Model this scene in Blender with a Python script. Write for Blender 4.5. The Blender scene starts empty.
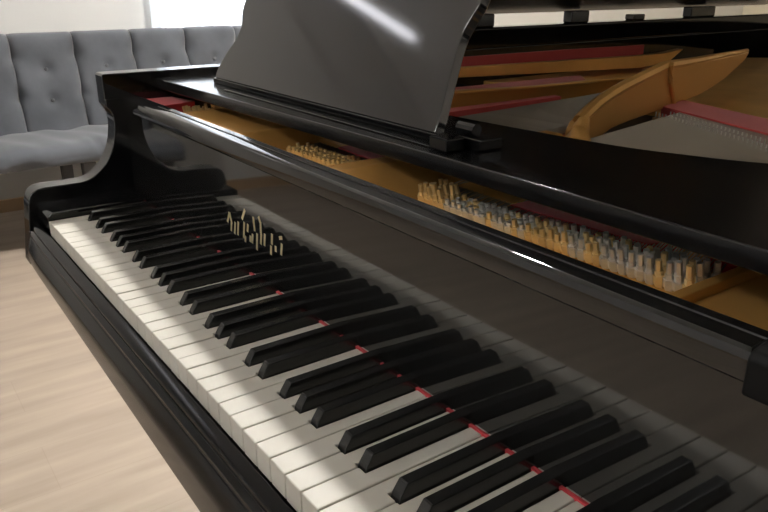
import bpy, bmesh, math, random
from mathutils import Vector, Matrix
random.seed(7)
C = bpy.context.scene.collection
FZ = 0.725                      # white key tops stand 0.725 m above the floor; piano coordinates have z = 0 there
sc = bpy.context.scene

# ------------------------------------------------------------------ materials
def mat(name, col=(.5, .5, .5), rough=.5, metal=0.0, ior=1.5, coat=0.0, coat_rough=.05, sheen=0.0, emit=None, strength=0.0):
    m = bpy.data.materials.new(name); m.use_nodes = True
    b = m.node_tree.nodes['Principled BSDF']
    b.inputs['Base Color'].default_value = (*col, 1)
    b.inputs['Roughness'].default_value = rough
    b.inputs['Metallic'].default_value = metal
    b.inputs['IOR'].default_value = ior
    b.inputs['Coat Weight'].default_value = coat
    b.inputs['Coat Roughness'].default_value = coat_rough
    b.inputs['Sheen Weight'].default_value = sheen
    if emit:
        b.inputs['Emission Color'].default_value = (*emit, 1)
        b.inputs['Emission Strength'].default_value = strength
    return m
def nodes(m): return m.node_tree.nodes, m.node_tree.links, m.node_tree.nodes['Principled BSDF']
def noise_col(m, c1, c2, scale, stretch=(1, 1, 1), detail=4, lo=.35, hi=.65):
    N, L, b = nodes(m)
    tc = N.new('ShaderNodeTexCoord'); mp = N.new('ShaderNodeMapping'); mp.inputs['Scale'].default_value = stretch
    no = N.new('ShaderNodeTexNoise'); no.inputs['Scale'].default_value = scale; no.inputs['Detail'].default_value = detail
    cr = N.new('ShaderNodeValToRGB'); cr.color_ramp.elements[0].position = lo; cr.color_ramp.elements[1].position = hi
    cr.color_ramp.elements[0].color = (*c1, 1); cr.color_ramp.elements[1].color = (*c2, 1)
    L.new(tc.outputs['Object'], mp.inputs['Vector']); L.new(mp.outputs['Vector'], no.inputs['Vector'])
    L.new(no.outputs['Fac'], cr.inputs['Fac']); L.new(cr.outputs['Color'], b.inputs['Base Color'])
    return no
def bump(m, scale, strength, dist=.001, stretch=(1, 1, 1)):
    N, L, b = nodes(m)
    tc = N.new('ShaderNodeTexCoord'); mp = N.new('ShaderNodeMapping'); mp.inputs['Scale'].default_value = stretch
    no = N.new('ShaderNodeTexNoise'); no.inputs['Scale'].default_value = scale; no.inputs['Detail'].default_value = 5
    bp = N.new('ShaderNodeBump'); bp.inputs['Strength'].default_value = strength; bp.inputs['Distance'].default_value = dist
    L.new(tc.outputs['Object'], mp.inputs['Vector']); L.new(mp.outputs['Vector'], no.inputs['Vector'])
    L.new(no.outputs['Fac'], bp.inputs['Height']); L.new(bp.outputs['Normal'], b.inputs['Normal'])

M = {}
M['polish'] = mat('black_polish', (.006, .006, .0068), .06, ior=1.55)
M['fall'] = mat('black_polish_fallboard', (.008, .008, .008), .045, ior=1.7)
M['satin'] = mat('black_satin', (.008, .008, .0085), .13, ior=1.6); bump(M['satin'], 240, .05, .0006)
M['desk'] = mat('black_desk', (.024, .024, .0255), .075, ior=2.05)
M['matte'] = mat('black_matte', (.006, .006, .006), .5, ior=1.25)
M['lid'] = mat('black_lid', (.006, .006, .0065), .25, ior=1.5)
M['slip'] = mat('black_slip', (.006, .006, .0065), .14, ior=1.4)
M['ivory'] = mat('white_key_top', (.66, .63, .555), .5, ior=1.4)
noise_col(M['ivory'], (.63, .60, .525), (.69, .66, .59), 14)
M['ebony'] = mat('black_key_plastic', (.012, .012, .012), .22, ior=1.55)
bump(M['ebony'], 90, .12, .0008, (4, 1, 4))
M['felt_red'] = mat('red_felt', (.60, .035, .05), .95, sheen=.3); bump(M['felt_red'], 500, .3, .001)
M['felt_dark'] = mat('dark_red_felt', (.52, .07, .065), .95, sheen=.2); bump(M['felt_dark'], 300, .3, .001)
M['gold'] = mat('gold_bronze_plate', (.75, .42, .12), .4, metal=.4)
noise_col(M['gold'], (.66, .36, .095), (.80, .46, .135), 8)
bump(M['gold'], 180, .08, .0008)
M['gold_rib'] = mat('gold_bronze_rib', (.66, .36, .10), .42, metal=.4); bump(M['gold_rib'], 160, .08, .0008)
M['steel'] = mat('steel_pin', (.72, .71, .68), .32, metal=.7)
M['wire'] = mat('steel_wire', (.36, .35, .32), .4, metal=.8)
M['brasswire'] = mat('coil_wire', (.85, .66, .34), .34, metal=.6)
M['brass'] = mat('brass_inlay', (.92, .80, .50), .3, metal=.75)
M['sound'] = mat('soundboard_wood', (.15, .11, .085), .5); noise_col(M['sound'], (.12, .09, .07), (.17, .125, .095), 30, (14, 1, 1))
M['maple'] = mat('bridge_wood', (.30, .19, .10), .5)
M['velvet'] = mat('grey_velvet', (.08, .085, .095), .85, sheen=.3)
noise_col(M['velvet'], (.048, .052, .060), (.080, .086, .098), 5, (1, 1, 1), 6, .3, .7); bump(M['velvet'], 45, .12, .004)
M['velvet_dark'] = mat('grey_button', (.075, .077, .083), .85, sheen=.3)
M['legwood'] = mat('dark_grey_leg', (.045, .045, .05), .5)
M['wall'] = mat('wall_paint', (.58, .57, .545), .9)
M['wall_cool'] = mat('wall_paint_cool', (.60, .61, .62), .9)
M['wall_warm'] = mat('wall_paint_warm', (.66, .60, .47), .9)
M['ceil'] = mat('ceiling_paint', (.80, .80, .80), .9)
M['white'] = mat('white_paint', (.82, .82, .81), .4)
M['base'] = mat('oak_baseboard', (.42, .28, .16), .5)
# wooden floor: wide pale planks
m = mat('floor_laminate', (.5, .4, .3), .38, ior=1.45); M['floor'] = m
N, L, b = nodes(m)
tc = N.new('ShaderNodeTexCoord'); mp = N.new('ShaderNodeMapping'); mp.inputs['Rotation'].default_value = (0, 0, math.radians(90))
br = N.new('ShaderNodeTexBrick'); br.inputs['Scale'].default_value = 1.0
br.inputs['Brick Width'].default_value = 1.3; br.inputs['Row Height'].default_value = .19; br.inputs['Mortar Size'].default_value = .0012
br.inputs['Color1'].default_value = (.355, .287, .225, 1); br.inputs['Color2'].default_value = (.372, .302, .238, 1); br.inputs['Mortar'].default_value = (.338, .272, .212, 1)
mp2 = N.new('ShaderNodeMapping'); mp2.inputs['Scale'].default_value = (9, .9, 1)
no = N.new('ShaderNodeTexNoise'); no.inputs['Scale'].default_value = 2.2; no.inputs['Detail'].default_value = 6
cr = N.new('ShaderNodeValToRGB'); cr.color_ramp.elements[0].position = .3; cr.color_ramp.elements[1].position = .7
cr.color_ramp.elements[0].color = (.80, .79, .78, 1); cr.color_ramp.elements[1].color = (1.10, 1.10, 1.10, 1)
mx = N.new('ShaderNodeMix'); mx.data_type = 'RGBA'; mx.blend_type = 'MULTIPLY'; mx.inputs['Factor'].default_value = 1
L.new(tc.outputs['Object'], mp.inputs['Vector']); L.new(mp.outputs['Vector'], br.inputs['Vector'])
L.new(tc.outputs['Object'], mp2.inputs['Vector']); L.new(mp2.outputs['Vector'], no.inputs['Vector']); L.new(no.outputs['Fac'], cr.inputs['Fac'])
L.new(br.outputs['Color'], mx.inputs['A']); L.new(cr.outputs['Color'], mx.inputs['B']); L.new(mx.outputs['Result'], b.inputs['Base Color'])
# sheer curtain: half see-through cloth
m = bpy.data.materials.new('sheer_voile'); m.use_nodes = True; M['voile'] = m
N, L = m.node_tree.nodes, m.node_tree.links; N.clear()
o_ = N.new('ShaderNodeOutputMaterial'); a1 = N.new('ShaderNodeBsdfTransparent'); a2 = N.new('ShaderNodeBsdfTranslucent'); a3 = N.new('ShaderNodeBsdfDiffuse')
for q in (a2, a3): q.inputs['Color'].default_value = (.9, .92, .95, 1)
x1 = N.new('ShaderNodeMixShader'); x1.inputs[0].default_value = .4; x2 = N.new('ShaderNodeMixShader'); x2.inputs[0].default_value = .72
L.new(a2.outputs[0], x1.inputs[1]); L.new(a3.outputs[0], x1.inputs[2]); L.new(a1.outputs[0], x2.inputs[1]); L.new(x1.outputs[0], x2.inputs[2]); L.new(x2.outputs[0], o_.inputs[0])
m = bpy.data.materials.new('window_glass'); m.use_nodes = True; M['glass'] = m
N, L = m.node_tree.nodes, m.node_tree.links; N.clear()
o_ = N.new('ShaderNodeOutputMaterial'); a1 = N.new('ShaderNodeBsdfTransparent'); a2 = N.new('ShaderNodeBsdfGlossy'); a2.inputs['Roughness'].default_value = .02
x1 = N.new('ShaderNodeMixShader'); x1.inputs[0].default_value = .06
L.new(a1.outputs[0], x1.inputs[1]); L.new(a2.outputs[0], x1.inputs[2]); L.new(x1.outputs[0], o_.inputs[0])
M['tube'] = mat('lamp_diffuser', (.9, .9, .9), .4, emit=(.93, .93, 1), strength=4)
M['panel'] = mat('lamp_panel', (.9, .9, .9), .4, emit=(1, .97, .93), strength=1100)
M['fill_front'] = mat('fill_lamp_front', (.9, .9, .9), .4, emit=(1, .975, .94), strength=20)  # unseen panel added to brighten the keys and the tuning pins
M['fill_far'] = mat('fill_lamp_far', (.9, .9, .9), .4, emit=(1, .93, .78), strength=40)  # unseen panel added to light the wall under the lid warmly

# ------------------------------------------------------------------ helpers
def obj(name, verts, faces, m, parent=None, origin=(0, 0, 0), bevel=0, seg=2, smooth=True, ang=24):
    """one mesh object; verts are in piano coordinates (z = 0 on the key tops)"""
    ox, oy, oz = origin
    me = bpy.data.meshes.new(name)
    me.from_pydata([(x - ox, y - oy, z - oz) for x, y, z in verts], [], faces)
    bm = bmesh.new(); bm.from_mesh(me); bmesh.ops.recalc_face_normals(bm, faces=bm.faces); bm.to_mesh(me); bm.free()
    me.materials.append(m)
    o = bpy.data.objects.new(name, me); C.objects.link(o)
    if parent is not None: o.parent = parent
    else: o.location = (ox, oy, oz + FZ)
    if smooth:
        for p in me.polygons: p.use_smooth = True
        try: me.set_sharp_from_angle(angle=math.radians(ang))
        except Exception: pass
    if bevel:
        bv = o.modifiers.new('bevel', 'BEVEL'); bv.width = bevel; bv.segments = seg; bv.limit_method = 'ANGLE'; bv.angle_limit = math.radians(30)
        if smooth: bv.harden_normals = True
    return o
class MB:
    def __init__(s): s.v = []; s.f = []
    def add(s, v, f):
        k = len(s.v); s.v += [tuple(q) for q in v]; s.f += [tuple(i + k for i in q) for q in f]; return s
    def box(s, x0, x1, y0, y1, z0, z1):
        return s.add([(x, y, z) for z in (z0, z1) for y in (y0, y1) for x in (x0, x1)],
                     [(0, 1, 3, 2), (4, 6, 7, 5), (0, 4, 5, 1), (2, 3, 7, 6), (0, 2, 6, 4), (1, 5, 7, 3)])
    def prism_x(s, prof, x0, x1):              # profile in (y, z) run along x
        n = len(prof)
        return s.add([(x0, y, z) for y, z in prof] + [(x1, y, z) for y, z in prof],
                     [tuple(range(n)), tuple(range(2 * n - 1, n - 1, -1))] + [(i, (i + 1) % n, n + (i + 1) % n, n + i) for i in range(n)])
    def prism_z(s, poly, z0, z1):
        n = len(poly)
        return s.add([(x, y, z0) for x, y in poly] + [(x, y, z1) for x, y in poly],
                     [tuple(range(n)), tuple(range(2 * n - 1, n - 1, -1))] + [(i, (i + 1) % n, n + (i + 1) % n, n + i) for i in range(n)])
    def prism_y(s, prof, y0, y1):              # profile in (x, z) run along y
        n = len(prof)
        return s.add([(x, y0, z) for x, z in prof] + [(x, y1, z) for x, z in prof],
                     [tuple(range(n)), tuple(range(2 * n - 1, n - 1, -1))] + [(i, (i + 1) % n, n + (i + 1) % n, n + i) for i in range(n)])
    def prism_v(s, pts, d):                    # polygon of 3-D points pushed along a vector
        n = len(pts); d = Vector(d)
        return s.add([tuple(p) for p in pts] + [tuple(Vector(p) + d) for p in pts],
                     [tuple(range(n)), tuple(range(2 * n - 1, n - 1, -1))] + [(i, (i + 1) % n, n + (i + 1) % n, n + i) for i in range(n)])
    def tube(s, path, r, n=8, cap=True):
        P = [Vector(p) for p in path]; k = len(P); rr = r if isinstance(r, (list, tuple)) else [r] * k
        v = []; 
        for i in range(k):
            t = (P[min(i + 1, k - 1)] - P[max(i - 1, 0)]).normalized()
            a = t.cross(Vector((0, 0, 1)) if abs(t.z) < .9 else Vector((1, 0, 0))).normalized(); b_ = t.cross(a)
            for j in range(n):
                w = 2 * math.pi * j / n; v.append(P[i] + (a * math.cos(w) + b_ * math.sin(w)) * rr[i])
        f = [(i * n + j, i * n + (j + 1) % n, (i + 1) * n + (j + 1) % n, (i + 1) * n + j) for i in range(k - 1) for j in range(n)]
        if cap: f += [tuple(range(n)), tuple(range((k - 1) * n, k * n))]
        return s.add(v, f)
    def build(s, name, m, parent=None, origin=(0, 0, 0), **k): return obj(name, s.v, s.f, m, parent, origin, **k)
def empty(name, loc, label, cat, group=None):
    o = bpy.data.objects.new(name, None); C.objects.link(o); o.location = (loc[0], loc[1], loc[2] + FZ); o.empty_display_size = .1
    o['label'] = label; o['category'] = cat
    if group: o['group'] = group
    return o
def struct(o): o['kind'] = 'structure'; return o
def smoothpath(pts, n=8):                      # Catmull-Rom through 2-D points
    out = []
    P = [Vector(p) for p in pts]
    for i in range(len(P) - 1):
        p0 = P[max(i - 1, 0)]; p1 = P[i]; p2 = P[i + 1]; p3 = P[min(i + 2, len(P) - 1)]
        for j in range(n):
            t = j / n
            out.append(.5 * ((2 * p1) + (p2 - p0) * t + (2 * p0 - 5 * p1 + 4 * p2 - p3) * t * t + (-p0 + 3 * p1 - 3 * p2 + p3) * t ** 3))
    out.append(P[-1]); return [tuple(q) for q in out]

# ================================================================== THE PIANO
PO = (.61, .80, -FZ)
piano = empty('grand_piano', PO, 'black polished grand piano with its lid raised and keyboard open', 'piano')
def P(mb, name, m, parent=None, **k): return mb.build(name, m, parent or piano, PO, **k)
W = .0235
OFF = {0: -.0023, 1: .0023, 3: -.0034, 4: 0, 5: .0034}
def sharp(n):
    l = (n - 3) % 7
    return W * n + OFF[l] if (1 <= n <= 51 and l in OFF) else None
XE = W * 52                    # treble end of the keyboard, 1.222

# white keys (each cut round its black neighbours)
for i in range(52):
    g = .00045
    l, r = W * i + g, W * (i + 1) - g
    bl, brr = sharp(i), sharp(i + 1)
    tl = bl + .0068 if bl else l
    tr = brr - .0068 if brr else r
    poly = [(l, 0), (r, 0), (r, .049)]
    if brr: poly.append((tr, .049))
    poly += [(tr, .158), (tl, .158)]
    if bl: poly.append((tl, .049))
    poly.append((l, .049))
    dz = random.uniform(-.0004, .0003)
    o = P(MB().prism_z(poly, -.023 + dz, dz), 'white_key', M['ivory'], bevel=.0013, seg=2)
# black keys: sloped front, tapering sides
def black_mesh(x):
    y0, y1, h = .0495, .158, .0115
    a, t = .0058, .0047
    v = [(x - a, y0, -.004), (x + a, y0, -.004), (x + a, y1, -.004), (x - a, y1, -.004),
         (x - t - .0004, y0 + .0015, .002), (x + t + .0004, y0 + .0015, .002),
         (x - t, y0 + .0075, h), (x + t, y0 + .0075, h), (x + t, y1, h), (x - t, y1, h)]
    f = [(0, 1, 2, 3), (0, 1, 5, 4), (4, 5, 7, 6), (6, 7, 8, 9), (2, 3, 9, 8), (1, 2, 8, 7, 5), (0, 3, 9, 6, 4)]
    return MB().add(v, f)
for n in range(52):
    x = sharp(n)
    if x: P(black_mesh(x), 'black_key', M['ebony'], bevel=.0011, seg=3)
# red felt strip at the foot of the fallboard
P(MB().box(-.001, XE + .001, .1500, .1530, -.004, .0016), 'felt_strip', M['felt_red'])

# key slip in front of the keys
slip = [(-.003, -.0195), (-.0125, -.0228), (-.0144, -.0245), (-.0152, -.0270), (-.0152, -.0296), (-.0212, -.0316), (-.0214, -.0350), (-.0228, -.0360), (-.0292, -.0485),
        (-.0305, -.0520), (-.0310, -.0560), (-.0310, -.0850), (-.003, -.0850)]
mb = MB(); secs = [(-.0748, .55), (-.068, .72), (-.055, .86), (-.03, .95), (.03, 1.0), (.73, 1.0), (XE - .02, 1.0), (XE + .03, .95), (XE + .055, .86), (XE + .068, .72), (XE + .0748, .55)]
n = len(slip)
for x, k in secs: mb.v += [(x, -.003 + (y + .003) * k, z if z > -.08 else -.0710 - .0195 * min(1, max(0, (x - .03) / .7))) for y, z in slip]
mb.f += [(i * n + j, i * n + (j + 1) % n, (i + 1) * n + (j + 1) % n, (i + 1) * n + j) for i in range(len(secs) - 1) for j in range(n)] + [tuple(range(n)), tuple(range((len(secs) - 1) * n, len(secs) * n))]
P(mb, 'key_slip', M['slip'], bevel=.0010)
# cheek blocks
for x0, x1 in ((-.0748, -.0015), (XE + .0015, XE + .0748)):
    prof = [(0, -.02), (0, .005), (.006, .0105), (.149, .0105), (.149, -.02)]
    P(MB().prism_x(prof, x0, x1), 'cheek_block', M['polish'], bevel=.002)
# arms: side profile in (y, z)
curve = smoothpath([(.030, .0320), (.058, .0318), (.075, .0325), (.087, .0360), (.098, .0430), (.111, .0550), (.119, .0660), (.1265, .0820), (.1310, .0980), (.1335, .1160), (.1330, .1320), (.1280, .1420)], 4)
arm = [(-.0240, -.0880), (-.0170, -.0400), (-.0150, -.0200), (-.0115, .0080), (-.0080, .0200), (-.0030, .0270), (.004, .0305), (.015, .0320)] + curve + [(.1235, .1490), (.1235, .1940), (.126, .1965), (.330, .1965), (.330, -.0880)]
for x0, x1, xm in ((-.113, -.075, -.075), (XE + .075, XE + .113, XE + .068)):
    am = P(MB().prism_x(arm, x0, x1), 'arm', M['polish'], bevel=.0035, seg=3)
    P(MB().prism_x([(.1230, .1470), (.1230, .1570), (.1250, .1592), (.1490, .1592), (.1490, .1390), (.1300, .1410)], xm, xm + .007), 'arm_moulding', M['polish'], am, bevel=.001)
# the curved rim: bass side, tail, bent side
outer = [(-.113, .330), (-.113, 2.12)] + smoothpath([(-.113, 2.12), (-.08, 2.27), (.07, 2.38), (.24, 2.38), (.38, 2.25), (.50, 1.98), (.66, 1.62), (.90, 1.28), (1.14, 1.02), (1.30, .78), (XE + .113, .55)], 8) + [(XE + .113, .330)]
def offset(path, d):
    out = []
    for i, p in enumerate(path):
        a = Vector(path[max(i - 1, 0)]); b_ = Vector(path[min(i + 1, len(path) - 1)]); t = (b_ - a).normalized()
        out.append((p[0] + t.y * d, p[1] - t.x * d))
    return out
# de-duplicate
o2 = [outer[0]]
for q in outer[1:]:
    if (Vector(q) - Vector(o2[-1])).length > 1e-4: o2.append(q)
outer = o2; inner = offset(outer, .038)
mb = MB(); n = len(outer)
v = []; 
for (ox, oy), (ix, iy) in zip(outer, inner): v += [(ox, oy, -.13), (ox, oy, .1965), (ix, iy, .1965), (ix, iy, -.13)]
f = [(4 * i + j, 4 * i + (j + 1) % 4, 4 * (i + 1) + (j + 1) % 4, 4 * (i + 1) + j) for i in range(n - 1) for j in range(4)] + [(0, 1, 2, 3), tuple(range(4 * n - 4, 4 * n))]
rim = P(mb.add(v, f), 'rim', M['polish'], bevel=.003)
# raised ledge along the bass side that carries the lid hinges, with the hinges as its pieces
ledge = P(MB().prism_y([(-.113, .1968), (-.075, .1968), (-.075, .235), (-.078, .2385), (-.110, .2385), (-.113, .235)], .50, 2.12), 'hinge_ledge', M['polish'], bevel=.0015)
for y0, y1, zt in ((.86, .935, .268), (1.175, 1.235, .268), (1.40, 1.445, .255), (1.64, 1.75, .268)):
    P(MB().box(-.110, -.082, y0 * 1.03, y1 * 1.03, .2385, zt - .0025), 'lid_hinge' if zt > .26 else 'lid_bumper', M['satin'], ledge, bevel=.003)
# key bed and belly
P(MB().box(-.0748, XE + .0748, -.004, .33, -.11, -.0855), 'key_bed', M['satin'])
P(MB().box(.0, XE, .33, .52, -.13, -.06), 'belly_rail', M['satin'])

# fallboard
fall = [(.1525, .0035), (.1566, .1385), (.1505, .1385), (.1492, .1400), (.1490, .1420), (.1490, .1545), (.1496, .1568), (.1510, .1582), (.1530, .1588),
        (.1632, .1592), (.1640, .1572), (.1664, .1572), (.1672, .1594), (.1742, .1600), (.1755, .1588), (.1755, .0035)]
fb = P(MB().prism_x(fall, -.0745, XE + .0745), 'fallboard', M['fall'], ang=30)
# brass inlaid lettering (only upright strokes can be made out)
S = [(0.306, 0.063, 0.299, 0.049), (0.306, 0.063, 0.312, 0.050), (0.351, 0.078, 0.342, 0.064), (0.373, 0.075, 0.376, 0.058), (0.387, 0.079, 0.391, 0.073), (0.392, 0.074, 0.392, 0.060),
     (0.311, 0.052, 0.309, 0.040), (0.322, 0.055, 0.319, 0.039), (0.331, 0.058, 0.328, 0.040), (0.348, 0.062, 0.345, 0.041), (0.358, 0.062, 0.356, 0.052), (0.350, 0.045, 0.349, 0.037),
     (0.364, 0.049, 0.363, 0.041), (0.370, 0.053, 0.368, 0.041), (0.382, 0.057, 0.380, 0.036), (0.393, 0.060, 0.391, 0.046), (0.402, 0.062, 0.400, 0.047), (0.420, 0.067, 0.419, 0.054),
     (0.437, 0.067, 0.444, 0.069), (0.443, 0.062, 0.441, 0.048), (0.428, 0.055, 0.428, 0.048), (0.417, 0.052, 0.416, 0.041)]
mb = MB()
for x0, z0, x1, z1 in S:
    d = Vector((x1 - x0, 0, z1 - z0)).normalized(); s_ = Vector((d.z, 0, -d.x)) * .0021
    yy = lambda z: .1526 + (z - .0035) * .0302 - .0004
    a = [Vector((x0, yy(z0), z0)) + s_, Vector((x0, yy(z0), z0)) - s_, Vector((x1, yy(z1), z1)) - s_, Vector((x1, yy(z1), z1)) + s_]
    mb.prism_v(a, (0, .0012, 0))
o = P(mb, 'lettering', M['brass'], fb, smooth=False); o['label'] = 'narrow upright brass letter strokes inlaid low on the fallboard'
# black stop block at the rail
mb = MB().prism_x([(.1440, .1345), (.1440, .1560), (.1470, .1600), (.1740, .1640), (.1740, .1603), (.1489, .1595), (.1489, .1345)], .968, 1.02)
P(mb, 'stop_block', M['matte'], fb, bevel=.003)

# iron plate: pin field, raised webs, back web
ring = [q for q in inner if q[1] > .335]
mb = MB()
mb.box(-.0746, XE + .0746, .1765, .520, .112, .126)
mb.prism_z([(-.074, .93), (1.11, .93), (.98, 1.14), (.72, 1.36), (.56, 1.62), (.44, 1.90), (.32, 2.02), (.10, 2.02), (-.04, 1.85), (-.074, 1.6)], .112, .128)
plate = P(mb, 'iron_plate', M['gold'], bevel=.002)
# raised webs between the string sections (slope on the treble side)
def web(x0, x1, x2, zt, y0, y1):
    P(MB().prism_y([(x0 - .008, .1255), (x0, zt), (x1, zt), (x2, .1255)], y0, y1), 'plate_web', M['gold_rib'], plate, bevel=.003, seg=3)
web(.085, .278, .300, .154, .178, .50)
web(.485, .512, .572, .154, .178, .52)
web(.872, .876, .960, .133, .178, .50)
P(MB().prism_y([(.8755, .1265), (.8755, .140), (.879, .143), (.884, .140), (.884, .1265)], .178, .40), 'plate_edge', M['gold'], plate, bevel=.001)
# ledge at the back of the pin rows
P(MB().prism_x([(.288, .1255), (.291, .134), (.297, .1365), (.335, .1365), (.342, .1255)], .572, .654), 'pin_ledge', M['gold'], plate, bevel=.002)
P(MB().prism_x([(.284, .1255), (.287, .135), (.293, .138), (.330, .138), (.336, .1255)], .298, .349), 'pin_ledge', M['gold'], plate, bevel=.002)
# long ribs in the body
P(MB().prism_v([(.02, .45, .158), (.02, .60, .158), (.02, .777, .154), (.02, 1.036, .1460), (.02, 1.35, .1365), (.02, 1.46, .142), (.02, 1.519, .172), (.02, 1.44, .166), (.02, 1.344, .165), (.02, 1.065, .169), (.02, .781, .173), (.02, .60, .175), (.02, .45, .175)], (-.020, 0, 0)),
  'plate_rib', M['gold'], plate, bevel=.002)
P(MB().prism_v([(.215, .50, .126), (.230, .757, .128), (.240, .95, .123), (.243, 1.04, .126), (.245, 1.06, .155), (.242, .96, .162), (.234, .769, .162), (.226, .589, .168), (.215, .50, .168)], (-.016, 0, 0)),
  'plate_rib', M['gold_rib'], plate, bevel=.002)
P(MB().prism_v([(.205, .52, .168), (.222, .65, .166), (.232, .76, .1645), (.240, .96, .164), (.245, 1.05, .158), (.245, 1.05, .153), (.240, .96, .1595), (.232, .76, .160), (.222, .65, .1615), (.205, .52, .1635)], (.012, 0, 0)),
  'rib_flange', M['gold'], plate, bevel=.002)
# the tall curved strut
A = Vector((.4796, .6608, 0)); D = Vector((-.24177, .97033, 0)); NV = Vector((.97033, .24177, 0))
hs = [(-.108, .127), (-.104, .150), (-.094, .160), (-.078, .166), (-.047, .176), (-.012, .1835), (.03, .190), (.09, .197), (.155, .2035), (.186, .2065), (.250, .2050), (.333, .2035), (.45, .2025), (.625, .201),
      (.60, .186), (.49, .161), (.42, .152), (.359, .146), (.25, .143), (.136, .142), (.06, .141), (0, .139), (-.036, .131), (-.05, .127)]
pts = [A + D * s + Vector((0, 0, z)) for s, z in hs]
strut = P(MB().prism_v(pts, -NV * .020), 'plate_strut', M['gold_rib'], plate, bevel=.003, seg=3)
top = [(s, z + .002) for s, z in hs[2:14]]
path = [A + D * s - NV * .006 + Vector((0, 0, z)) for s, z in top]
P(MB().tube(path, [.0085] * 8 + [.008, .007, .006, .004], 8), 'strut_bead', M['gold'], plate)
j0 = A + D * .188 + NV * .001
P(MB().tube([j0 + Vector((0, 0, .212)), j0 + D * .012 + Vector((0, 0, .185)), j0 + D * .045 + Vector((0, 0, .144))], [.007, .005, .004], 8), 'strut_joint', M['gold_rib'], plate)
ft = A + D * -.098
P(MB().tube([ft - D * .012 + Vector((0, 0, .120)), ft - D * .006 + Vector((0, 0, .140)), ft + Vector((0, 0, .154)), ft + D * .008 + Vector((0, 0, .166))], [.021, .018, .011, .007], 14), 'strut_foot', M['gold'], plate)
# soundboard under the strings
ring2 = [(-.074, .52), (-.074, 1.6), (-.04, 1.85), (.10, 2.02), (.32, 2.02), (.44, 1.90), (.56, 1.62), (.72, 1.36), (.98, 1.14), (1.11, .93), (1.20, .75), (1.25, .52)]
P(MB().prism_z(ring2, .095, .104), 'soundboard', M['sound'])
# felts
def felt(v, d=(0, 0, .004), m='felt_red'): return P(MB().prism_v(v, d), 'felt_strip', M[m], bevel=.001)
felt([(-.0745, .60, .160), (-.0745, .60, .184), (-.0745, .86, .182), (-.0745, 1.15, .181), (-.0745, 1.48, .178), (-.0745, 1.48, .149), (-.0745, 1.15, .156), (-.0745, .86, .162)], (.006, 0, 0), 'felt_dark')
felt([(-.074, .178, .1265), (.012, .178, .1265), (-.006, .244, .1265), (-.074, .232, .1265)], (0, 0, .027))
felt([(.655, .288, .1262), (.800, .300, .1262), (.815, .345, .1262), (.655, .345, .1262)], (0, 0, .0095))
felt([(.350, .288, .1262), (.478, .282, .1262), (.478, .330, .1262), (.330, .335, .1262)], (0, 0, .0105))
felt([(.846, .312, .127), (.870, .312, .127), (.870, .33, .127), (.846, .33, .127)], (0, 0, .026))
felt([(.375, .530, .116), (.480, .545, .116), (.475, .600, .116), (.372, .570, .116)], (0, 0, .018))
felt([(.505, .560, .116), (.590, .585, .116), (.590, .630, .116), (.500, .612, .116)], (0, 0, .018))
felt([(.245, .53, .116), (.275, .53, .116), (.262, .80, .116), (.246, .80, .116)], (0, 0, .030), 'felt_dark')
felt([(.03, .55, .116), (.19, .55, .116), (.205, .78, .116), (.215, .95, .116), (.05, 1.1, .116)], (0, 0, .024), 'felt_dark')
felt([(.398, .935, .1285), (.600, .868, .1285), (.760, .800, .1285), (.780, .712, .1285), (.632, .772, .1285), (.430, .845, .1285)], (0, 0, .0185), 'felt_dark')
# strings: one wire each, fanning towards the tail
def string(a, b_, r=.0010, into=None):
    mbs = into or MB(); mbs.tube([a, b_], r, 4); return mbs
sec3 = [(.580 + i * .0078 + j * .0026, .2425 + .0120 * j + .0003 * i) for i in range(38) for j in range(3)]
sec2 = [(.312 + i * .0098 + j * .0033, .2415 + .0120 * j + .0005 * i) for i in range(14) for j in range(3)]
sec1 = [(.004 + i * .0125 + j * .004, .226 + .014 * j) for i in range(6) for j in range(4)]
# tuning pins with their coils: the nearest hundred one by one
def pin_mesh(mbp, x, y, z0, lean, h):
    t = Vector((random.uniform(-.10, .10) + lean, -.22, 1)).normalized()
    b0 = Vector((x, y, z0)); mbp.tube([b0, b0 + t * h * .6, b0 + t * h * .62, b0 + t * h], [.0034, .0034, .0026, .0024], 6)
    for k in range(3): mbp.tube([b0 + t * (.004 + k * .0024), b0 + t * (.0062 + k * .0024)], .0046, 6)
    return mbp
pins = [(p, 3) for p in sec3] + [(p, 2) for p in sec2] + [(p, 1) for p in sec1]
near = sorted(pins, key=lambda q: -q[0][0])[:100]; far = [q for q in pins if q not in near]
for (x, y), s_ in near: P(pin_mesh(MB(), x, y, .125, 0, random.uniform(.0125, .0165) + .012 * max(0, (x - .68) / .2)), 'tuning_pin', M['steel'] if random.random() < .72 else M['brasswire'], ang=50)
mb = MB()
for (x, y), s_ in far: pin_mesh(mb, x, y, .125, 0, random.uniform(.0125, .016) if s_ == 2 else random.uniform(.022, .030))
o = P(mb, 'tuning_pin', M['brasswire'], ang=50); o['kind'] = 'stuff'
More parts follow.
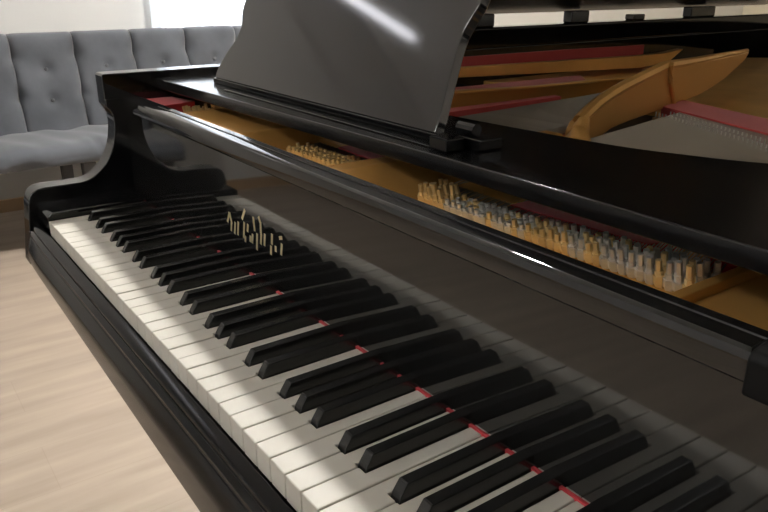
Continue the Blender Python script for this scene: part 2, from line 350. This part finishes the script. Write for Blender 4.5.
# front wires lie over the plate
wires = []
for x, y in sec3:
    f_ = (x - .580) / .294
    x2 = .470 + f_ * .300; y2 = .855 - .115 * f_
    wires.append(((x, y - .005, .1335), (x - .04, .385, .137), (x2, y2, .1445)))
for x, y in sec2:
    f_ = (x - .312) / .134
    x2 = .262 + f_ * .135; y2 = 1.02 - .06 * f_
    wires.append(((x, y - .005, .1335), (x - .012 + f_ * .02, .40, .150 if x < .30 else .139), (x2, y2, .145)))
wires.sort(key=lambda w: -w[0][0])
for w in wires[:100]: P(MB().tube(w, .0007, 4), 'string', M['wire'])
mb = MB()
for w in wires[100:]: mb.tube(w, .0007, 4)
for i in range(46):                       # wires between, too fine to tell apart
    f_ = i / 45; mb.tube([(.41 + f_ * .09, .40, .138), (.300 + f_ * .165, .58, .141), (.262 + f_ * .115, 1.0, .144)], .0008, 4)
o = P(mb, 'string', M['wire']); o['kind'] = 'stuff'
# bridge with its pins, ahead of the red felt band
a, b_ = Vector((.462, .800, .129)), Vector((.78, .665, .129)); d = (b_ - a).normalized(); nn = Vector((-d.y, d.x, 0))
bridge = P(MB().prism_v([a - nn * .016, b_ - nn * .016, b_ + nn * .016, a + nn * .016], (0, 0, .0105)), 'treble_bridge', M['maple'], bevel=.002)
for r_ in (-1, 1):
    for k in range(40):
        q = a + (b_ - a) * ((k + .5 + .25 * r_) / 40) + nn * (.011 * r_)
        P(MB().tube([q + Vector((0, 0, .008)), q + Vector((0, 0, .0185))], .0010, 5), 'bridge_pin', M['steel'], bridge)

# music shelf
back = smoothpath([(-.0745, .352), (.20, .360), (.47, .373), (.67, .392), (.754, .416), (.812, .443), (.90, .50), (1.02, .56), (XE + .0745, .60)], 6)
shelf = P(MB().prism_z([(-.0745, .2070), (.25, .2150), (.62, .2255), (XE + .0745, .2270)] + back[::-1], .1690, .1850), 'music_shelf', M['satin'], bevel=.0015)
# desk slide on the shelf: rails and end blocks
P(MB().box(.12, .600, .2400, .2460, .1852, .1868), 'slide_rail', M['satin'], shelf, bevel=.0012)
P(MB().box(.036, .598, .2600, .3000, .1852, .1930), 'desk_base', M['polish'], shelf, bevel=.0012)
P(MB().box(.596, .622, .2350, .2580, .1852, .1985), 'slide_block', M['slip'], shelf, bevel=.002)
P(MB().box(.604, .636, .2640, .2930, .1852, .1965), 'slide_block', M['slip'], shelf, bevel=.002)
P(MB().tube([(.598, .272, .203), (.622, .272, .203)], .006, 10), 'slide_knob', M['satin'], shelf)
# music desk, leaning back, with its wavy sides
t = math.radians(27); US = Vector((0, math.sin(t), math.cos(t))); UN = Vector((0, math.cos(t), -math.sin(t))); P0 = Vector((0, .262, .1935))
left = smoothpath([(.040, .0), (.037, .014), (.047, .042), (.059, .061), (.062, .084), (.047, .108), (.045, .132), (.060, .165), (.105, .205), (.170, .215)], 6)
right = smoothpath([(.446, .215), (.515, .203), (.556, .165), (.563, .138), (.558, .117), (.555, .097), (.561, .060), (.570, .018), (.572, .0)], 6)
pts = [P0 + Vector((x, 0, 0)) + US * s for x, s in left + right]
P(MB().prism_v(pts, UN * .012), 'music_desk', M['desk'], bevel=.0012)

# lid: hinged on the bass side, raised; its outline follows the case
a = math.radians(40); HX, HZ = -.112, .2655
lo = [(-.117, .56)] + [q for q in offset(outer, -.006) if q[1] > .56] + [(XE + .118, .56)]
def lift(x, y, h): u_ = x - HX; return (HX + u_ * math.cos(a) - h * math.sin(a), y, HZ + u_ * math.sin(a) + h * math.cos(a))
n = len(lo)
v = [lift(x, y, 0) for x, y in lo] + [lift(x, y, .022) for x, y in lo]
P(MB().add(v, [tuple(range(n)), tuple(range(2 * n - 1, n - 1, -1))] + [(i, (i + 1) % n, n + (i + 1) % n, n + i) for i in range(n)]), 'lid', M['lid'], bevel=.003)
e = Vector(lift(1.10, .98, -.004))
P(MB().tube([(1.235, .92, .19), tuple(e)], .012, 8), 'lid_prop', M['polish'])
# three legs
for x, y in ((.06, .20), (1.16, .20), (.20, 2.10)):
    q = P(MB().tube([(x, y, -.10 if y < 1 else -.115), (x, y, -.16), (x, y, -.62), (x, y, -.65)], [.062, .058, .038, .040], 16), 'leg', M['polish'])
    P(MB().tube([(x, y, -.65), (x, y, -.685)], .02, 10).tube([(x - .014, y, -.6995), (x + .014, y, -.6995)], .0255, 14), 'caster', M['brass'], q)
P(MB().box(.06, .34, 2.04, 2.16, -.118, -.10), 'leg_plate', M['satin'])

# ================================================================== THE SETTEE
SO = (-2.15, .51, -FZ)
settee = empty('settee', SO, 'grey velvet settee with button-tufted back against the wall', 'sofa')
def T(mb, name, m, parent=None, **k): return mb.build(name, m, parent or settee, SO, **k)
PW = .257; Y0 = .384 - 4 * PW
xb, zb, xt, zt = -2.300, -.290, -2.380, .125       # recline of the back face
def back_pt(y, s, d):                              # s along the recline 0..1, d out towards the seat
    ux, uz = xt - xb, zt - zb; l = math.hypot(ux, uz); nx, nz = uz / l, -ux / l
    return (xb + ux * s + nx * d, y, zb + uz * s + nz * d)
for k in range(9):
    ya = Y0 + k * PW; nu, nv = 26, 34
    mb = MB(); v = []; f = []
    btn = [(.48, .63), (.49, .315)] if k < 6 else [(.5, .63), (.5, .315)]
    for j in range(nv + 1):
        s = j / nv
        for i in range(nu + 1):
            u = i / nu
            e = min(u, 1 - u) * PW; es = (1 - s) * .42
            d = -.022 * math.exp(-e / .010) - .035 * math.exp(-es / .012)
            for bu, bs in btn: d -= .020 * math.exp(-(((u - bu) * PW) ** 2 + ((s - bs) * .42) ** 2) / .0007)
            for bu, bs in ((0, .76), (0, .36), (1, .76), (1, .36)): d -= .022 * math.exp(-(((u - bu) * PW) ** 2 + ((s - bs) * .42) ** 2) / .0010)
            d += .006 * math.sin(9 * s + 3 * u + k * 1.7) * math.sin(5 * u + k)
            v.append(back_pt(ya + u * PW, s, d))
    f = [(j * (nu + 1) + i, j * (nu + 1) + i + 1, (j + 1) * (nu + 1) + i + 1, (j + 1) * (nu + 1) + i) for j in range(nv) for i in range(nu)]
    m0 = len(v)
    bpts = [back_pt(ya + u * PW, s, -.10) for s in (0, 1) for u in (0, 1)]
    v += bpts
    b00, b10, b01, b11 = m0, m0 + 1, m0 + 2, m0 + 3
    row = lambda j: [j * (nu + 1) + i for i in range(nu + 1)]
    f += [(b00, b10, b11, b01), tuple([b00] + row(0) + [b10]), tuple([b01] + row(nv) + [b11]),
          tuple([b00] + [j * (nu + 1) for j in range(nv + 1)] + [b01]), tuple([b10] + [j * (nu + 1) + nu for j in range(nv + 1)] + [b11])]
    pan = T(mb.add(v, f), 'backrest_panel', M['velvet'], ang=60)
    for bu, bs in btn:
        c = Vector(back_pt(ya + bu * PW, bs, -.022)); c2 = Vector(back_pt(ya + bu * PW, bs, -.012)); c3 = Vector(back_pt(ya + bu * PW, bs, -.009))
        T(MB().tube([c, c2, c3], [.0085, .0085, .004], 12), 'button', M['velvet_dark'], pan)
# seat cushion with soft edges and creases
YA, YB = Y0, Y0 + 9 * PW
prof = [(-2.345, -.285), (-2.20, -.278), (-2.05, -.277), (-1.985, -.281), (-1.950, -.293), (-1.932, -.312), (-1.928, -.335), (-1.938, -.358), (-1.960, -.366), (-2.345, -.366)]
ps = smoothpath(prof[:9], 4) + [prof[9]]
ny = 150; v = []; n = len(ps)
creases = [YA + .14 + i * .36 for i in range(7)]
for j in range(ny + 1):
    y = YA + (YB - YA) * j / ny
    for i, (x, z) in enumerate(ps):
        top = 1 if i < n - 6 else 0
        dz = 0
        if top:
            for cy in creases:
                yy = y - cy - .10 * (x + 1.93)
                dz -= .010 * math.exp(-(yy / .012) ** 2) * max(0, min(1, (x + 2.15) / .18))
            dz += .0035 * math.sin(23 * y + 6 * x) + .003 * math.sin(41 * y - 17 * x)
        v.append((x + (.004 * math.sin(17 * y) if i > n - 10 and i < n - 2 else 0), y, z + dz))
f = [(j * n + i, j * n + (i + 1) % n, (j + 1) * n + (i + 1) % n, (j + 1) * n + i) for j in range(ny) for i in range(n)] + [tuple(range(n)), tuple(range(ny * n, ny * n + n))]
T(MB().add(v, f), 'seat', M['velvet'], ang=50)
T(MB().box(-2.46, -2.08, YA + .02, YB - .02, -.386, -.367), 'frame', M['legwood'], bevel=.003)
T(MB().prism_y([(-2.40, -.366), (-2.475, .09), (-2.49, .09), (-2.46, -.392), (-2.40, -.392)], YA + .02, YB - .02), 'back_frame', M['legwood'])
for x in (-1.985, -2.40):
    for y in (-.58, .535, 1.20, 1.60):
        T(MB().add([(x - .026, y - .026, -.3670), (x + .026, y - .026, -.3670), (x + .026, y + .026, -.3670), (x - .026, y + .026, -.3670),
                    (x - .018, y - .018, -.725), (x + .018, y - .018, -.725), (x + .018, y + .018, -.725), (x - .018, y + .018, -.725)],
                   [(0, 1, 2, 3), (4, 5, 6, 7), (0, 1, 5, 4), (1, 2, 6, 5), (2, 3, 7, 6), (3, 0, 4, 7)]), 'leg', M['legwood'], bevel=.003)

# ================================================================== THE ROOM
XB, XF, YL, YR, ZC = -2.72, 3.4, -2.5, 6.6, 1.875
def S_(mb, name, m, **k): return struct(mb.build(name, m, None, (0, 0, -FZ), smooth=False, **k))
S_(MB().box(XB - .2, XF + .2, YL - .2, YR + .2, -.825, -.725), 'floor', M['floor'])
S_(MB().box(XB - .2, XF + .2, YL - .2, YR + .2, ZC, ZC + .1), 'ceiling', M['ceil'])
# wall behind the settee, with the window opening
WY0, WY1, WZ0, WZ1 = 1.12, 2.95, -.02, 1.45
mb = MB()
mb.box(XB - .2, XB, YL - .2, WY0, -.725, ZC).box(XB - .2, XB, WY1, YR + .2, -.725, ZC).box(XB - .2, XB, WY0, WY1, -.725, WZ0).box(XB - .2, XB, WY0, WY1, WZ1, ZC)
S_(mb, 'wall_back', M['wall'])
S_(MB().box(XF, XF + .2, YL - .2, YR + .2, -.725, ZC), 'wall_front', M['wall'])
S_(MB().box(XB, XF, YL - .2, YL, -.725, ZC), 'wall_left', M['wall_cool'])
S_(MB().box(XB, XF, YR, YR + .2, -.725, ZC), 'wall_right', M['wall_warm'])
S_(MB().box(XB, XB + .018, YL, YR, -.725, -.665), 'baseboard_back', M['base'])
S_(MB().box(XB + .018, XF, YL, YL + .018, -.725, -.665), 'baseboard_left', M['base'])
# window: frame, mullions, sill, panes
mb = MB(); fx0, fx1 = XB - .11, XB - .05
for y0, y1, z0, z1 in ((WY0, WY1, WZ0, WZ0 + .06), (WY0, WY1, WZ1 - .06, WZ1), (WY0, WY0 + .06, WZ0, WZ1), (WY1 - .06, WY1, WZ0, WZ1), (1.36, 1.46, WZ0, WZ1), (2.2, 2.28, WZ0, WZ1), (WY0, WY1, WZ0 + .06, WZ0 + .10)):
    mb.box(fx0, fx1, y0, y1, z0, z1)
win = S_(mb, 'window_1', M['white'])
pn = MB().box(XB - .082, XB - .076, WY0 + .05, WY1 - .05, WZ0 + .08, WZ1 - .05).build('window_pane', M['glass'], win, (0, 0, -FZ), smooth=False)
S_(MB().box(XB - .05, XB + .03, WY0 - .03, WY1 + .03, WZ0 - .025, WZ0), 'trim_1', M['white'])
# sheer curtain
mb = MB(); v = []; nY = 420; zs = [.0, .5, 1.0, 1.50]
for j in range(nY + 1):
    y = 1.09 + 1.91 * j / nY
    for z in zs: v.append((XB + .062 + (.045 if y < 1.235 else .03 if 1.36 < y < 1.45 else .016) * math.sin(y * 95) + .008 * math.sin(y * 23 + z), y, z))
for j in range(nY + 1):
    y = 1.09 + 1.91 * j / nY
f = [(4 * j + i, 4 * j + i + 1, 4 * j + 5 + i, 4 * j + 4 + i) for j in range(nY) for i in range(3)]
cu = mb.add(v, f).build('sheer_curtain', M['voile'], None, (XB + .055, 2.06, .0))
cu['label'] = 'sheer white curtain hanging over the bright window behind the settee'; cu['category'] = 'curtain'
rod = MB().tube([(XB + .055, 1.06, 1.515), (XB + .055, 3.06, 1.515)], .012, 10)
for y in (1.08, 3.04): rod.tube([(XB + .001, y, 1.515), (XB + .055, y, 1.515)], .008, 8)
rod = rod.build('curtain_rod', M['white'], None, (XB + .055, 2.06, 1.515)); rod.parent = cu; rod.location = (0, 0, 1.515)

# lamps: the pendant tube mirrored in the music desk, a small ceiling panel, and two added unseen fill panels
LA, LB = Vector((-1.77, -.89, 1.55)), Vector((-2.53, -.41, 1.55))
mid = (LA + LB) / 2
tube = empty('tube_lamp', (mid.x, mid.y, 1.5), 'slim tube lamp hanging by the wall, seen as a bright streak in the music desk', 'lamp')
o_t = (mid.x, mid.y, 1.5)
def TL(mb, name, m): return mb.build(name, m, tube, o_t)
d = (LB - LA).normalized(); s_ = Vector((-d.y, d.x, 0)) * .016
TL(MB().prism_v([LA + s_, LA - s_, LB - s_, LB + s_], (0, 0, .03)), 'diffuser', M['tube'])
TL(MB().prism_v([LA + s_ * 1.1 + Vector((0, 0, .031)), LA - s_ * 1.1 + Vector((0, 0, .031)), LB - s_ * 1.1 + Vector((0, 0, .031)), LB + s_ * 1.1 + Vector((0, 0, .031))], (0, 0, .03)), 'housing', M['white'])
for q in (LA * .85 + LB * .15, LA * .15 + LB * .85): TL(MB().tube([q + Vector((0, 0, .062)), (q.x, q.y, ZC)], .003, 6), 'suspension_wire', M['steel'])
for i, (x, y, h_) in enumerate(((-.9, 1.48, .10), (.5, -2.10, .3), (-.6, 4.2, .3))):
    lp = empty('ceiling_panel_lamp', (x, y, ZC), ('small square ceiling lamp between the settee and the piano', 'added unseen square fill lamp on the ceiling before the keyboard', 'added unseen square fill lamp on the ceiling far beyond the raised piano lid')[i], 'lamp')
    MB().box(x - h_, x + h_, y - h_, y + h_, ZC - .05, ZC - .0005).build('housing', M['white'], lp, (x, y, ZC))
    MB().box(x - h_ + .02, x + h_ - .02, y - h_ + .02, y + h_ - .02, ZC - .056, ZC - .0505).build('diffuser', (M['panel'], M['fill_front'], M['fill_far'])[i], lp, (x, y, ZC))

# ------------------------------------------------------------------ daylight
w = bpy.data.worlds.new('daylight'); sc.world = w; w.use_nodes = True
bg = w.node_tree.nodes['Background']; bg.inputs['Color'].default_value = (.86, .93, 1, 1); bg.inputs['Strength'].default_value = 5.5
po = bpy.data.lights.new('window_portal', 'AREA'); po.shape = 'RECTANGLE'; po.size = WY1 - WY0; po.size_y = WZ1 - WZ0; po.cycles.is_portal = True
pob = bpy.data.objects.new('window_portal', po); C.objects.link(pob)
pob.location = (XB - .14, (WY0 + WY1) / 2, (WZ0 + WZ1) / 2 + FZ); pob.rotation_euler = (0, math.radians(-90), 0)

# ------------------------------------------------------------------ camera
cam = bpy.data.cameras.new('camera'); cam.sensor_width = 36; cam.lens = 734.03 / 768 * 36; cam.clip_start = .02
co = bpy.data.objects.new('camera', cam); C.objects.link(co)
r = Vector((.582003385, .813185861, .000902965421)); u = Vector((-.288045459, .205117691, .935391120)); fw = Vector((-.760461619, .544660893, -.353613685))
mw = Matrix((( r.x, u.x, -fw.x, 1.12948711), (r.y, u.y, -fw.y, -.198603052), (r.z, u.z, -fw.z, .336244404 + FZ), (0, 0, 0, 1)))
co.matrix_world = mw
sc.camera = co
sc.view_settings.view_transform = 'Standard'; sc.view_settings.look = 'None'; sc.view_settings.exposure = .47; sc.view_settings.gamma = 1; sc.view_settings.use_curve_mapping = False
sc.cycles.use_denoising = True
sc.cycles.max_bounces = 10; sc.cycles.diffuse_bounces = 5; sc.cycles.glossy_bounces = 5; sc.cycles.transparent_max_bounces = 12
sc.cycles.sample_clamp_indirect = 6
